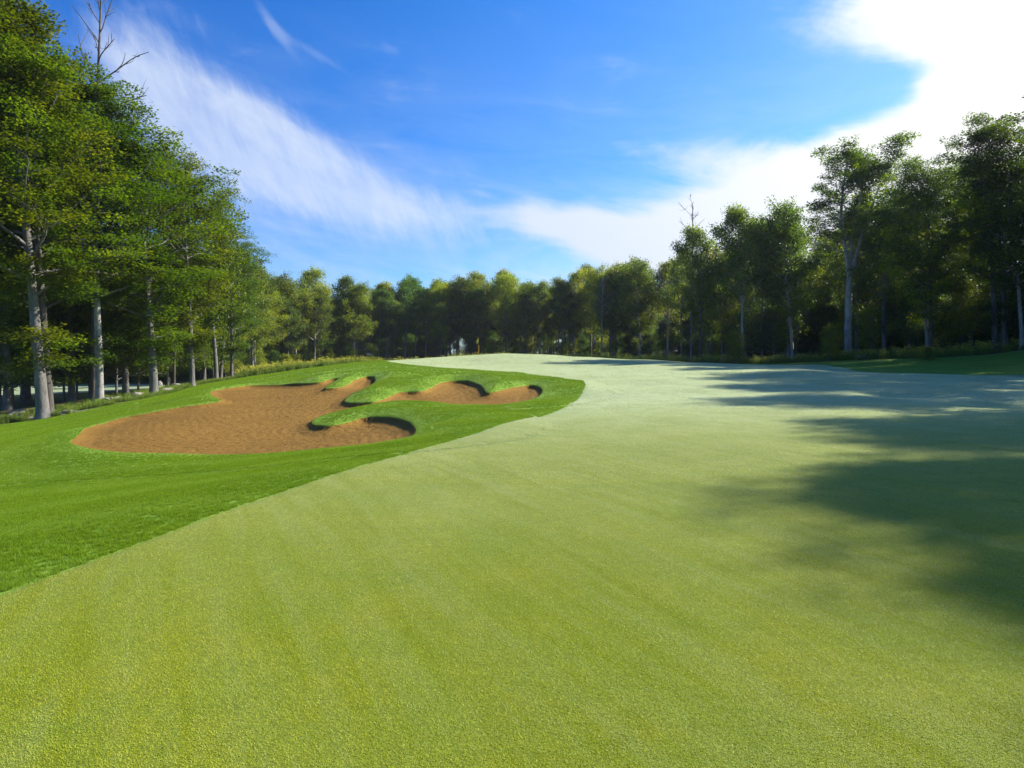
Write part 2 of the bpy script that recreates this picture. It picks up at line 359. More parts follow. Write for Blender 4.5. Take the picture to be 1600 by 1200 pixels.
LIP = [((107,692),.04),((230,645),.05),((345,627),.06),((330,612),.05),((437,600),.12),((500,597),.25),((530,589),.42),((504,607),.22),((555,593),.42),((585,590),.50),((573,611),.45),((537,627),.26),((587,627),.40),((635,611),.42),((705,595),.50),((755,606),.48),((800,605),.42),((849,610),.30),((825,626),.05),((750,634),.05),((650,633),.22),((575,645),.26),((486,660),.17),((537,661),.26),((595,650),.36),((640,657),.30),((651,672),.16),((631,686),.04),((481,701),.03),((262,709),.03),((136,701),.03)]
SAND = [(107,692),(120,681),(134,669),(187,653),(234,645),(281,637),(312,633),(351,627),(331,620),(327,614),(337,609),(369,605),(391,601.5),(437,600.5),(470,600),(500,597),(515,592),(530,589.5),(522,596),(504,607),(525,605.5),(540,601),(555,593),(570,588),(585,588),(587,595),(581,600),(573,606.5),(560,612),(547,618),(537,627),(545,630),(560,630),(587,627),(605,620),(620,613),(635,611.5),(660,612),(670,607),(685,598),(705,595),(732,595),(750,600),(755,606),(760,613),(775,612),(800,605),(825,602),(842,604),(849,610),(845,617),(825,626),(787,632),(750,633),(700,631),(685,627.5),(650,626.5),(612,627.5),(575,633),(537,642),(507,649.5),(486,658),(490,664.5),(512,666),(537,661),(570,652),(595,650),(617,651),(637,657),(650,667),(651,675),(645,681),(631,686),(575,692),(481,701),(387,708),(325,711),(262,709.5),(200,708.5),(174,706),(136,701)]
FWL = [(0,931),(25,922),(87,900),(200,859),(294,822),(387,789),(466,762),(512,746),(575,727),(637,710),(700,694),(752,680),(800,662),(862,645),(900,630),(917,610),(910,600),(890,592.5),(850,587)]
FWX = [(800,583,43),(750,580,45),(700,578,46),(650,573,49.5),(617,569.5,52.5),(603,566.3,55),(617,563.6,58),(650,562.2,61.5),(725,559.2,66),(800,558,68),(850,558.8,68),(925,561.5,67),(962,563.5,66),(1000,565,66),(1050,565,70),(1100,568,66),(1175,570.2,62),(1250,570,62),(1285,570,60),(1322,577,52),(1350,584,46),(1422,587,41),(1498,585.5,39),(1600,587,37)]
def chaikin(P, it=2, closed=True):
    P = np.asarray(P, float)
    for _ in range(it):
        Q = np.roll(P, -1, 0) if closed else P[1:]; B = P if closed else P[:-1]
        N_ = np.empty((2*len(B), 2)); N_[0::2] = .8*B+.2*Q; N_[1::2] = .2*B+.8*Q; P = N_
    return P
def lip_px(u, v):
    w = np.array([1/((u-a[0])**2+4*(v-a[1])**2+4)**1.5 for a, b in LIP]); return float((w*np.array([b for a, b in LIP])).sum()/w.sum())
sand_poly = chaikin(np.array([hit(u, v, .33*lip_px(u, v)) for u, v in SAND]), 2)
fw_poly = np.concatenate([[[-3.2, -25.], [-3.45, 1.0]], poly(FWL), [p3(*q)[:2] for q in FWX], [[45., 30.], [60., 20.], [60., -25.]]])
fw_poly = chaikin(fw_poly, 2)
lawn_px = [(-200,670),(0,664),(60,655),(110,648),(170,634),(232,622),(290,608)]
lawn_poly = np.concatenate([[[-60., -25.], [-60., 12.], [-38, 23]], poly(lawn_px), [[-25, 55], [-21, 60], [-17, 64], [-14, 70], [-10, 76], [0, 80], [12, 80], [24, 76], [31, 67], [35, 60], [37, 54], [44, 50], [60, 40], [75, 10], [75, -25]]])
lawn_poly = chaikin(lawn_poly, 2)
far_poly = np.array([[-110, 78], [-75, 74], [-45, 78], [-33, 82], [-36, 98], [-60, 104], [-110, 108.]])
path_line = poly([(60,651),(112,645),(150,638),(195,630),(228,624.5),(262,619)])
def sdf(poly_, x, y, closed=True):
    """negative inside"""
    x = x.ravel(); y = y.ravel(); d = np.full(len(x), 1e9); ins = np.zeros(len(x), bool)
    P = poly_; Q = np.roll(P, -1, 0) if closed else P[1:]; P = P if closed else P[:-1]
    for (ax, ay), (bx, by) in zip(P, Q):
        ex, ey = bx-ax, by-ay; L2 = ex*ex+ey*ey+1e-12
        t = np.clip(((x-ax)*ex+(y-ay)*ey)/L2, 0, 1)
        d = np.minimum(d, (x-ax-t*ex)**2+(y-ay-t*ey)**2)
        if closed and ey:
            c = ((ay > y) != (by > y)) & (x < ex*(y-ay)/ey+ax); ins ^= c
    d = np.sqrt(d); return np.where(ins, -d, d) if closed else d
# lip height of the turf round the sand: (pixel, height)
lip_xy = np.array([hit(*q[0], .33*q[1]) for q in LIP]); lip_h = np.array([q[1]*.72 for q in LIP])
def lip(x, y):
    x = x.ravel(); y = y.ravel(); w = 1/(((x[:, None]-lip_xy[:, 0])**2+(y[:, None]-lip_xy[:, 1])**2)**1.5+.02)
    return (w@lip_h)/w.sum(1)
def smooth01(t): t = np.clip(t, 0, 1); return t*t*(3-2*t)
rngG = np.random.default_rng(5)
_wv = [(rngG.uniform(.3, 1.6), rngG.uniform(0, 6.28), rngG.uniform(0, 6.28)) for _ in range(14)]
def lumps(x, y):
    s = 0
    for k, a, p in _wv: s = s+np.sin(k*(x*math.cos(a)+y*math.sin(a))+p)/(1+k)
    return s
def ground(x, y, s=None):
    """height of the finished ground: base terrain, bunker bowl, lips, small undulation"""
    x = np.asarray(x, float); y = np.asarray(y, float); sh = x.shape
    xf, yf = x.ravel(), y.ravel(); z = h0(xf, yf)
    z = z+.012*lumps(xf, yf)*np.clip(np.hypot(xf, yf)/20, .15, 1)
    if s is None: s = sdf(sand_poly, xf, yf)
    near = (np.abs(s) < 3.2)
    B = np.zeros(len(xf)); B[near] = lip(xf[near], yf[near])
    w = 1.25
    g = np.where(s > 0, B*(.45+.75*np.sin(np.clip(s/w, 0, 1)*math.pi/2))*np.exp(-np.clip(s-1.0, 0, None)**2/3.5), 0)
    ph = (-s)*2*math.pi/.30+1.3*np.sin(x.ravel()*.9+y.ravel()*.4)+.8*np.sin(y.ravel()*1.7)
    rk = (.006*np.sin(ph)+.011*rngG.standard_normal(len(xf)))*np.clip(-s/.3, 0, 1)
    q_ = np.clip(-s/(.5+1.6*B), 0, 1); lipdrop = np.clip(B*.45, .015, .10)
    fall = np.where(s > -.05, .45*B-lipdrop*np.clip(-s/.05, 0, 1), (.45*B-lipdrop+.14)*(1-q_)**1.7-.14)
    fall = np.minimum(fall, .45*B-lipdrop*np.clip(-s/.05, 0, 1))
    g = np.where(s < 0, fall+rk, g)
    z = z+g
    return z.reshape(sh), s
def growing(a, step, to, grow):
    out = [a]
    while out[-1] < to: out.append(out[-1]+step); step *= grow
    return out
xs = np.concatenate([-np.array(growing(13.5, .1, 260, 1.06)[::-1]), np.arange(-13.4, 2.4, .075), np.array(growing(2.4, .08, 260, 1.045))])
ys = np.concatenate([-np.array(growing(0, .5, 60, 1.2)[::-1]), np.arange(.2, 15, .16), np.arange(15, 41.5, .085), np.array(growing(41.5, .1, 420, 1.03))])
xs = np.unique(np.round(xs, 4)); ys = np.unique(np.round(ys, 4))
GX, GY = np.meshgrid(xs, ys); gx, gy = GX.ravel(), GY.ravel()
sS = sdf(sand_poly, gx, gy); gz, _ = ground(gx, gy, sS)
edge_n = .05*np.sin(gx*3.1+gy*1.7)+.04*np.sin(gx*7.3-gy*5.1)
sF = sdf(fw_poly, gx, gy); sL = sdf(lawn_poly, gx, gy)+4*edge_n; sP = sdf(path_line, gx, gy, False)-.55+edge_n; sD = sdf(far_poly, gx, gy)
nx, ny = len(xs), len(ys)
I = np.arange(nx*ny).reshape(ny, nx); a, b_, c_, d_ = I[:-1, :-1].ravel(), I[:-1, 1:].ravel(), I[1:, 1:].ravel(), I[1:, :-1].ravel()
tri = np.concatenate([np.stack([a, b_, c_], 1), np.stack([a, c_, d_], 1)])
ATT = np.stack([gx, gy, gz, sS, sF, sL, sP, sD], 1)
def clip(T, A_, k):
    """split triangles T of vertex table A_ along A_[:,k]=0; returns (negative tris, positive tris, new table)"""
    f = A_[:, k]; f = np.where(np.abs(f) < 1e-6, 1e-6, f); neg = f[T] < 0; cnt = neg.sum(1)
    negT = [T[cnt == 3]]; posT = [T[cnt == 0]]
    for want, same, other in ((1, negT, posT), (2, posT, negT)):
        M_ = T[cnt == want]; nn = neg[cnt == want]
        if not len(M_): continue
        lone = np.argmax(nn if want == 1 else ~nn, 1); r = np.arange(len(M_))
        A0, A1, A2 = M_[r, lone], M_[r, (lone+1) % 3], M_[r, (lone+2) % 3]
        t1 = (f[A0]/(f[A0]-f[A1]))[:, None]; t2 = (f[A0]/(f[A0]-f[A2]))[:, None]
        base = len(A_); n_ = len(M_); A_ = np.concatenate([A_, A_[A0]*(1-t1)+A_[A1]*t1, A_[A0]*(1-t2)+A_[A2]*t2])
        A_[base:, k] = 0; f = np.concatenate([f, np.zeros(2*n_)])
        p1 = base+r; p2 = base+n_+r
        same.append(np.stack([A0, p1, p2], 1)); other.append(np.stack([p1, A1, A2], 1)); other.append(np.stack([p1, A2, p2], 1))
    return np.concatenate(negT), np.concatenate(posT), A_
tS, tR, ATT = clip(tri, ATT, 3)
tF, tR, ATT = clip(tR, ATT, 4)
tP, tR, ATT = clip(tR, ATT, 6)
tL, tO, ATT = clip(tR, ATT, 5)
tD, tO, ATT = clip(tO, ATT, 7)
def piece(name, T, mat, **kw):
    co = np.round(ATT[:, :3], 4); used, inv = np.unique(T, return_inverse=True)
    u2, inv2 = np.unique(co[used], axis=0, return_inverse=True); T2 = inv2.ravel()[inv.ravel()].reshape(-1, 3)
    ok = (T2[:, 0] != T2[:, 1]) & (T2[:, 1] != T2[:, 2]) & (T2[:, 0] != T2[:, 2])
    o = mesh_obj(name, u2, T2[ok], mat); o['kind'] = 'structure'; return o
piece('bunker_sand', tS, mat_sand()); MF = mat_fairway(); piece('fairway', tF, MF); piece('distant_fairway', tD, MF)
piece('rough_lawn', tL, mat_rough()); piece('woodland_ground', tO, mat_floor()); piece('cart_path', tP, mat_path())

# ------------------------------------------------------------------ grass as stuff
def blades(rng, count, radius, hgt, width, lean, k=2, square=False):
    if square: bx = rng.uniform(-radius, radius, count); by = rng.uniform(-radius, radius, count)
    else:
        r = radius*np.sqrt(rng.random(count)); a = rng.uniform(0, 6.28, count); bx, by = r*np.cos(a), r*np.sin(a)
    h = hgt*rng.uniform(.55, 1.15, count); az_ = rng.uniform(0, 6.28, count); ln = lean*h*rng.uniform(.1, 1.2, count)
    wx, wy = np.cos(az_+1.57)*width/2, np.sin(az_+1.57)*width/2; dx, dy = np.cos(az_)*ln, np.sin(az_)*ln
    z = np.zeros(count)
    rows = [(0, 0., 1.), (.55, .35, .85), (1., 1., .0)]
    V = []; tip = []
    for t, q, w in rows:
        for sgn in ((-1, 1) if w > 0 else (0,)):
            V.append(np.stack([bx+dx*q+sgn*wx*w, by+dy*q+sgn*wy*w, z+h*t-.004], 1)); tip.append(np.full(count, t))
    V = np.stack(V, 1).reshape(-1, 3); tip = np.stack(tip, 1).ravel(); o = np.arange(count)[:, None]*5
    q = (o+np.array([[0, 1, 3, 2]])); t = o+np.array([[2, 3, 4]])
    rnd = np.repeat(rng.random(count), 5)
    return V, [q, t], tip, rnd
def grass_field(name, label, protos, pts, scl, kind='stuff'):
    """points mesh + geometry nodes that put a tuft on each point"""
    rng = np.random.default_rng(len(pts)); n_ = len(pts)
    o = mesh_obj(name, pts, [], None, attrs={'rz': ('POINT', rng.uniform(0, 6.28, n_)), 'sc': ('POINT', scl)})
    tag(o, label, kind=kind)
    col = bpy.data.collections.new(name+'_tufts')
    for p in protos: col.objects.link(p)
    ng = bpy.data.node_groups.new(name, 'GeometryNodeTree'); ng.interface.new_socket('Geometry', in_out='INPUT', socket_type='NodeSocketGeometry'); ng.interface.new_socket('Geometry', in_out='OUTPUT', socket_type='NodeSocketGeometry')
    N = ng.nodes.new; L = ng.links.new
    gi = N('NodeGroupInput'); go = N('NodeGroupOutput'); ci = N('GeometryNodeCollectionInfo'); ci.inputs['Collection'].default_value = col
    ci.inputs['Separate Children'].default_value = True; ci.inputs['Reset Children'].default_value = True
    ip = N('GeometryNodeInstanceOnPoints'); L(gi.outputs[0], ip.inputs['Points']); L(ci.outputs[0], ip.inputs['Instance']); ip.inputs['Pick Instance'].default_value = True
    def na(nm):
        a_ = N('GeometryNodeInputNamedAttribute'); a_.data_type = 'FLOAT'; a_.inputs['Name'].default_value = nm; return a_.outputs['Attribute']
    if name == 'fairway_grass':
        a_ = N('GeometryNodeInputNamedAttribute'); a_.data_type = 'FLOAT_VECTOR'; a_.inputs['Name'].default_value = 'rot'; L(a_.outputs['Attribute'], ip.inputs['Rotation'])
    else: rz = na('rz'); cx_ = N('ShaderNodeCombineXYZ'); L(rz, cx_.inputs[2]); L(cx_.outputs[0], ip.inputs['Rotation'])
    L(na('sc'), ip.inputs['Scale'])
    ri = N('FunctionNodeRandomValue'); ri.data_type = 'INT'
    [s_ for s_ in ri.inputs if s_.type == 'INT' and s_.name == 'Min'][0].default_value = 0
    [s_ for s_ in ri.inputs if s_.type == 'INT' and s_.name == 'Max'][0].default_value = len(protos)-1
    L([s_ for s_ in ri.outputs if s_.type == 'INT'][0], ip.inputs['Instance Index'])
    L(ip.outputs[0], go.inputs[0])
    md = o.modifiers.new('tufts', 'NODES'); md.node_group = ng
    return o
def proto(name, mat, seed, *a_, **kw):
    V, F_, tip, rnd = blades(np.random.default_rng(seed), *a_, **kw)
    return mesh_obj(name, V, F_, mat, attrs={'tip': ('POINT', tip), 'rnd': ('POINT', rnd)}, link=False, smooth=False)
def in_view(x, y, m=1.0): return (np.abs(x) < .76*y+m)
def scatter(rng, x0, x1, y0, y1, dens):
    n_ = int((x1-x0)*(y1-y0)*dens); return rng.uniform(x0, x1, n_), rng.uniform(y0, y1, n_)
def make_grass():
    rng = np.random.default_rng(11)
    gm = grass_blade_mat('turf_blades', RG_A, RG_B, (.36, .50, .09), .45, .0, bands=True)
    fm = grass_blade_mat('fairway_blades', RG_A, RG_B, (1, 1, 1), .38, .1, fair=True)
    def mats(tag_, sp, y0, y1, width, hgt, cover, m0, m1, seed):
        """overlapping round mats of short blades, thinning to their rims so that they join without seams"""
        cnt = int(cover*(1.3*sp)**2/(width*hgt)); r_ = np.random.default_rng(seed)
        V, F_, tip, rnd = blades(r_, cnt, .1, hgt, width, 1.0)
        off = np.clip(r_.normal(0, .5*sp, (cnt, 2)), -1.3*sp, 1.3*sp); base = (V.reshape(-1, 5, 3)[:, 0, :2]+V.reshape(-1, 5, 3)[:, 1, :2])/2
        V = V.reshape(-1, 5, 3); V[:, :, :2] += (off-base)[:, None, :]; V = V.reshape(-1, 3)
        p_ = mesh_obj('fairway_tuft', V, F_, fm, attrs={'tip': ('POINT', tip), 'rnd': ('POINT', rnd)}, link=False, smooth=False)
        xx, yy = np.meshgrid(np.arange(-.8*y1-3, .8*y1+3, sp), np.arange(y0, y1, sp)); x = xx.ravel()+r_.uniform(-.12, .12, xx.size)*sp; y = yy.ravel()+r_.uniform(-.12, .12, xx.size)*sp
        k = in_view(x, y, 2.5); x, y = x[k], y[k]; s_ = sdf(fw_poly, x, y); k = (s_ < -m0) & (s_ >= -m1); x, y = x[k], y[k]
        z, _ = ground(x, y); e_ = sp*.5; zx, _ = ground(x+e_, y); zy, _ = ground(x, y+e_)
        o = grass_field('fairway_grass', 'short mown dewy grass blades of the fairway', [p_], np.stack([x, y, z], 1), np.ones(len(x)))
        a1 = o.data.attributes.new('rot', 'FLOAT_VECTOR', 'POINT')
        from mathutils import Euler
        rz = r_.uniform(0, 6.28, len(x)); R_ = np.zeros((len(x), 3))
        for q in range(len(x)):
            nrm = Vector((-(zx[q]-z[q])/e_, -(zy[q]-z[q])/e_, 1)).normalized()
            R_[q] = (Vector((0, 0, 1)).rotation_difference(nrm).to_matrix()@Euler((0, 0, rz[q])).to_matrix()).to_euler()
        a1.data.foreach_set('vector', R_.ravel().astype(np.float32))
    mats('a', .12, 1.2, 9, .0024, .011, .62, .06, 1e9, 1)
    mats('b', .2, 8.8, 18, .0045, .014, .62, .7, 1e9, 2)
    mats('c', .12, 8.9, 18, .0045, .012, .62, .06, .7, 3)
    mats('d', .45, 17.6, 36, .009, .018, .62, 1.2, 1e9, 4)
    mats('e', .16, 17.8, 36, .008, .013, .62, .08, 1.2, 5)
    mats('f', .8, 35.3, 72, .016, .025, .62, 1.6, 1e9, 6)
    mats('g', .3, 35.7, 72, .014, .018, .62, .15, 1.6, 7)
    # rough: tufts denser close by
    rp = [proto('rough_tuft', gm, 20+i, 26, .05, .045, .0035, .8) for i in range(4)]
    X, Y, SC = [], [], []
    for y0, y1, dn, sc in ((3, 9, 620, .75), (9, 14, 520, .72), (14, 22, 420, .7), (22, 36, 260, .8), (36, 58, 90, 1.1)):
        x, y = scatter(rng, -.76*y1-2.6, 8, y0, y1, dn); X.append(x); Y.append(y); SC.append(np.full(len(x), sc))
    x, y, sc = map(np.concatenate, (X, Y, SC)); k = in_view(x, y, 2.5)
    x, y, sc = x[k], y[k], sc[k]
    sf, ss, sl = sdf(fw_poly, x, y), sdf(sand_poly, x, y), sdf(lawn_poly, x, y)
    k = (sf > .02) & (ss > .0) & (sl < 0); x, y, sc, ss = x[k], y[k], sc[k], ss[k]
    z, _ = ground(x, y, ss); sc = sc*np.clip(.62+ss*.4, .62, 1)*rng.uniform(.8, 1.15, len(x))
    grass_field('rough_grass', 'longer bright green grass of the rough round the bunker', rp, np.stack([x, y, z], 1), sc)
make_grass()

# ------------------------------------------------------------------ trees
BARK = mat_bark('grey_bark', (.10, .095, .085), (.21, .20, .19)); BARK2 = mat_bark('dark_bark', (.055, .05, .042), (.13, .12, .105)); BARKP = mat_bark('pale_bark', (.20, .19, .17), (.38, .37, .34))
LEAF = mat_leaf('maple_leaves', (.036, .072, .005), (.072, .120, .007), (.17, .21, .010))
LEAFY = mat_leaf('yellow_green_leaves', (.10, .155, .008), (.16, .22, .012), (.28, .30, .02))
LEAFD = mat_leaf('deep_green_leaves', (.035, .085, .014), (.06, .12, .018), (.11, .17, .02))
def leaf_faces(rng, centers, axes_dir, n_per, rad, thick, size, up=.75):
    """rhombus leaves in flattened sprays around centers"""
    m = len(centers); n_ = m*n_per
    c = np.repeat(centers, n_per, 0)
    a = rng.uniform(0, 2*math.pi, n_); r = rad*np.sqrt(rng.random(n_))*np.repeat(rng.uniform(.6, 1.25, m), n_per)
    off = np.stack([r*np.cos(a), r*np.sin(a), rng.normal(0, thick, n_)-.16*r*r/rad], 1)
    c = c+off
    nrm = rng.standard_normal((n_, 3)); nrm /= np.linalg.norm(nrm, axis=1)[:, None]
    nrm = nrm*(1-up)+np.array([0, 0, up]); nrm /= np.linalg.norm(nrm, axis=1)[:, None]
    t = rng.standard_normal((n_, 3)); t -= (t*nrm).sum(1)[:, None]*nrm; t /= np.linalg.norm(t, axis=1)[:, None]
    b = np.cross(nrm, t); s_ = (size*rng.uniform(.6, 1.25, n_))[:, None]
    V = np.stack([c-t*s_*.5, c-b*s_*.42+t*s_*.1-nrm*s_*.08, c+t*s_*.6, c+b*s_*.42+t*s_*.1-nrm*s_*.08], 1).reshape(-1, 3)
    Fq = np.arange(n_)[:, None]*4+np.array([[0, 1, 2, 3]])
    rnd = rng.random(n_); cl = np.repeat(rng.random(m), n_per)
    return V, Fq, rnd, cl
def curve(p0, d0, L_, n_, rng, up=0.0, wob=.12):
    p = np.array(p0, float); d = np.array(d0, float); d /= np.linalg.norm(d); P = [p.copy()]
    for i in range(n_):
        d = d+rng.normal(0, wob, 3)+np.array([0, 0, up]); d /= np.linalg.norm(d); p = p+d*L_/n_; P.append(p.copy())
    return np.array(P)
def build_tree(seed, H=18., r0=.28, base=.45, spread=4.0, limbs=26, subs=6, lpc=22, leaf=.20, crown='oval', fork=None, lean=0.0, lowfill=0, detail=1, rad=.75, bare=0, stems=None):
    """returns (trunk mesh data, crown mesh data) as raw arrays; the trunk mesh carries the limbs"""
    rng = np.random.default_rng(seed); tr = MB(); leaves_c = []
    k = 9 if detail else 6
    leaders = []
    def trunkline(p0, d0, L_, ra, rb, n_=12, wob=.016, flare=True):
        P = curve(p0, d0, L_, n_, rng, .03, wob); t = np.linspace(0, 1, len(P)); rr = rb+(ra-rb)*(1-t)**.8
        if flare: 
            P = np.concatenate([[P[0]-np.array([0, 0, .35])], P[:1], [P[0]*.7+P[1]*.3], P[1:]]); rr = np.concatenate([[ra*1.7, ra*1.42, ra*1.08], rr[1:]])
        v, f = tube(P, rr, k, wob=.03, rng=rng); tr.add(v, f); return P, rr
    d0 = np.array([math.sin(lean), 0, math.cos(lean)])
    if fork:
        P, rr = trunkline((0, 0, 0), d0, H*fork, r0, r0*.72, 8)
        nl = 3
        for i in range(nl):
            a = i*2*math.pi/nl+rng.uniform(-.3, .3); tl = rng.uniform(.16, .30)
            Q, q = trunkline(P[-1]-np.array([0, 0, .1]), (math.cos(a)*tl, math.sin(a)*tl, 1), H*(1-fork)*rng.uniform(.82, .98), r0*.55, .03, 10, .05, False)
            leaders.append((Q, q))
    else:
        P, rr = trunkline((0, 0, 0), d0, H*.97, r0, .03, 14); leaders.append((P, rr))
    def at(Q, q, z):
        j = np.clip(np.searchsorted(Q[:, 2], z), 1, len(Q)-1); t = (z-Q[j-1, 2])/(Q[j, 2]-Q[j-1, 2]+1e-9); return Q[j-1]*(1-t)+Q[j]*t, q[j-1]*(1-t)+q[j]*t
    zb = base*H
    for i in range(limbs):
        u = (i+.5)/limbs; z = zb+(H*.97-zb)*u**.9
        Q, q = leaders[i % len(leaders)]
        z = min(z, Q[-1, 2]-.1)
        if z < Q[0, 2]+.2: z = Q[0, 2]+.2+rng.uniform(0, 1)
        p, rp = at(Q, q, z); tt = (z-zb)/(H-zb)
        prof = {'oval': (math.sin(math.pi*min(1, max(.08, .22+tt*.78)))**.6)*.95+.12, 'dome': (1-tt**2.2)**.6*.9+.18, 'cone': (1-tt)*.95+.12, 'wide': (1-abs(tt-.55)**2.0*2.2)*.85+.15}[crown]
        L_ = spread*max(prof, .15)*rng.uniform(.5, 1.22); a = i*2.399+rng.uniform(-.5, .5)
        el = {'cone': .05, 'wide': .25}.get(crown, .35)+.75*tt**1.5+rng.uniform(-.2, .2)
        d = (math.cos(a)*math.cos(el), math.sin(a)*math.cos(el), math.sin(el))
        Lb = curve(p, d, L_, 6, rng, .05 if crown != 'cone' else -.01, .10)
        ra = min(rp*.55, .03+.018*L_); v, f = tube(Lb, np.linspace(ra, .012, len(Lb)), 5 if detail else 4); tr.add(v, f)
        if rng.random() < bare: 
            for _ in range(5):
                jj = rng.integers(2, 6); dd = Lb[jj]-Lb[jj-1]; S2 = curve(Lb[jj], dd/np.linalg.norm(dd)+rng.normal(0, .5, 3), L_*.35, 4, rng, .05, .2); v, f = tube(S2, np.linspace(.02, .006, len(S2)), 3); tr.add(v, f)
            continue
        for j in range(subs):
            t = .25+.75*(j+rng.uniform(0, .9))/subs; t = min(t, .999); jj = int(t*6); p1 = Lb[jj]+(Lb[min(jj+1, 6)]-Lb[jj])*(t*6-jj)
            dd = Lb[min(jj+1, 6)]-Lb[max(jj-1, 0)]; dd /= np.linalg.norm(dd)+1e-9
            side = np.cross(dd, (0, 0, 1)); side /= np.linalg.norm(side)+1e-9
            sg = 1 if j % 2 else -1
            d2 = dd*.6+side*sg*rng.uniform(.4, 1.0)+np.array([0, 0, rng.uniform(-.05, .35)])
            l2 = L_*.38*rng.uniform(.5, 1.2)*(1.15-t*.5)+.25
            Sb = curve(p1, d2, l2, 3, rng, .02, .15)
            if detail: v, f = tube(Sb, np.linspace(.022, .006, 4), 3); tr.add(v, f)
            for q_ in ((1.0,) if l2 < .8 else (.55, 1.0)):
                leaves_c.append(Sb[0]+(Sb[-1]-Sb[0])*q_+rng.normal(0, .12, 3))
        leaves_c.append(Lb[-1]); 
    # shoots low on the trunk
    for i in range(lowfill):
        z = rng.uniform(.12, base)*H; Q, q = leaders[0]; p, rp = at(Q, q, min(z, Q[-1, 2])); a = rng.uniform(0, 6.28); L_ = rng.uniform(.5, 1.6)
        Sb = curve(p, (math.cos(a), math.sin(a), .3), L_, 3, rng, .02, .15); v, f = tube(Sb, np.linspace(.025, .006, 4), 3); tr.add(v, f)
        leaves_c += [Sb[-1], Sb[2]]
    V, Fq, rnd, cl = leaf_faces(rng, np.array(leaves_c), None, lpc, rad, .15 if detail else .32, leaf, up=.65 if detail else .5)
    return tr, V, Fq, rnd, cl
LIB = {}
def proto_tree(key, name, bark, leaf_mat, **kw):
    tr, V, Fq, rnd, cl = build_tree(**kw)
    v, f = tr.out(); T = mesh_obj('trunk', v, f, bark, link=False)
    Cn = mesh_obj('crown', V, Fq, leaf_mat, link=False, smooth=False, attrs={'rnd': ('FACE', rnd), 'clump': ('FACE', cl)})
    LIB[key] = (name, T, Cn, float(np.percentile(V[:, 2], 99.8)))
n_leaf = 0
def place(key, x, y, H, label, cat='tree', group=None, rot=None, tilt=0, wide=1.0, name=None, leaf_mat=None, bark=None, z=None):
    nm, T, Cn, H0 = LIB[key]; e = bpy.data.objects.new(name or nm, None); COL.objects.link(e)
    zz = float(ground([x], [y])[0][0]) if z is None else z
    e.location = (x, y, zz); s_ = H/H0
    rr = random.uniform(0, 6.28) if rot is None else rot; e.rotation_euler = (0, tilt, rr); e.scale = (s_*wide, s_*wide, s_)
    for src in (T, Cn):
        c = src.copy(); c.parent = e; COL.objects.link(c)
        m_ = leaf_mat if src is Cn else bark
        if m_: c.material_slots[0].link = 'OBJECT'; c.material_slots[0].material = m_
    return tag(e, label, cat, group)
random.seed(4)
def place_px(key, u, d, vtop, label, **kw):
    x = (u-800)*d/F; g = float(ground([x], [d])[0][0]); H = CZ-(vtop-VH)*d/F-g
    return place(key, x, d, H, label, **kw)
# near trees: fine leaves.   far trees: coarser ones
proto_tree('A', 'maple_tree', BARK, LEAF, seed=1, H=20, r0=.30, base=.30, spread=5.4, limbs=42, subs=4, lpc=120, leaf=.18, crown='oval', rad=1.1, lowfill=7)
proto_tree('B', 'maple_tree', BARK, LEAF, seed=2, H=18, r0=.27, base=.24, spread=5.8, limbs=42, subs=4, lpc=120, leaf=.18, crown='wide', rad=1.15, lowfill=8)
proto_tree('F', 'maple_tree', BARK, LEAF, seed=3, H=20, r0=.36, base=.50, spread=4.6, limbs=50, subs=5, lpc=84, leaf=.17, crown='dome', fork=.40, rad=.8)
proto_tree('U', 'beech_tree', BARK, LEAF, seed=4, H=9, r0=.09, base=.12, spread=3.6, limbs=46, subs=8, lpc=28, leaf=.16, crown='dome', rad=.75)
proto_tree('G', 'maple_tree', BARK2, LEAF, seed=5, H=17, r0=.25, base=.34, spread=4.6, limbs=36, subs=5, lpc=56, leaf=.21, crown='oval', rad=1.0, detail=0, lowfill=5)
proto_tree('Hh', 'beech_tree', BARK, LEAF, seed=6, H=16, r0=.23, base=.32, spread=4.8, limbs=36, subs=5, lpc=56, leaf=.21, crown='wide', rad=1.0, detail=0, lowfill=5)
proto_tree('J', 'maple_tree', BARK2, LEAF, seed=7, H=18, r0=.27, base=.38, spread=4.4, limbs=36, subs=5, lpc=56, leaf=.21, crown='dome', rad=1.0, detail=0, lowfill=5, bare=.08)
proto_tree('K', 'young_tree', BARK, LEAF, seed=8, H=7, r0=.05, base=.12, spread=2.4, limbs=32, subs=6, lpc=22, leaf=.20, crown='dome', rad=.7, detail=0)
proto_tree('P', 'young_pine', BARK2, LEAFY, seed=9, H=2.6, r0=.05, base=.06, spread=1.15, limbs=34, subs=5, lpc=26, leaf=.09, crown='cone', rad=.22, detail=1)
proto_tree('D', 'dead_tree', BARKP, LEAF, seed=10, H=17, r0=.14, base=.45, spread=2.6, limbs=22, subs=3, lpc=1, leaf=.05, crown='oval', rad=.4, detail=0, bare=.85)

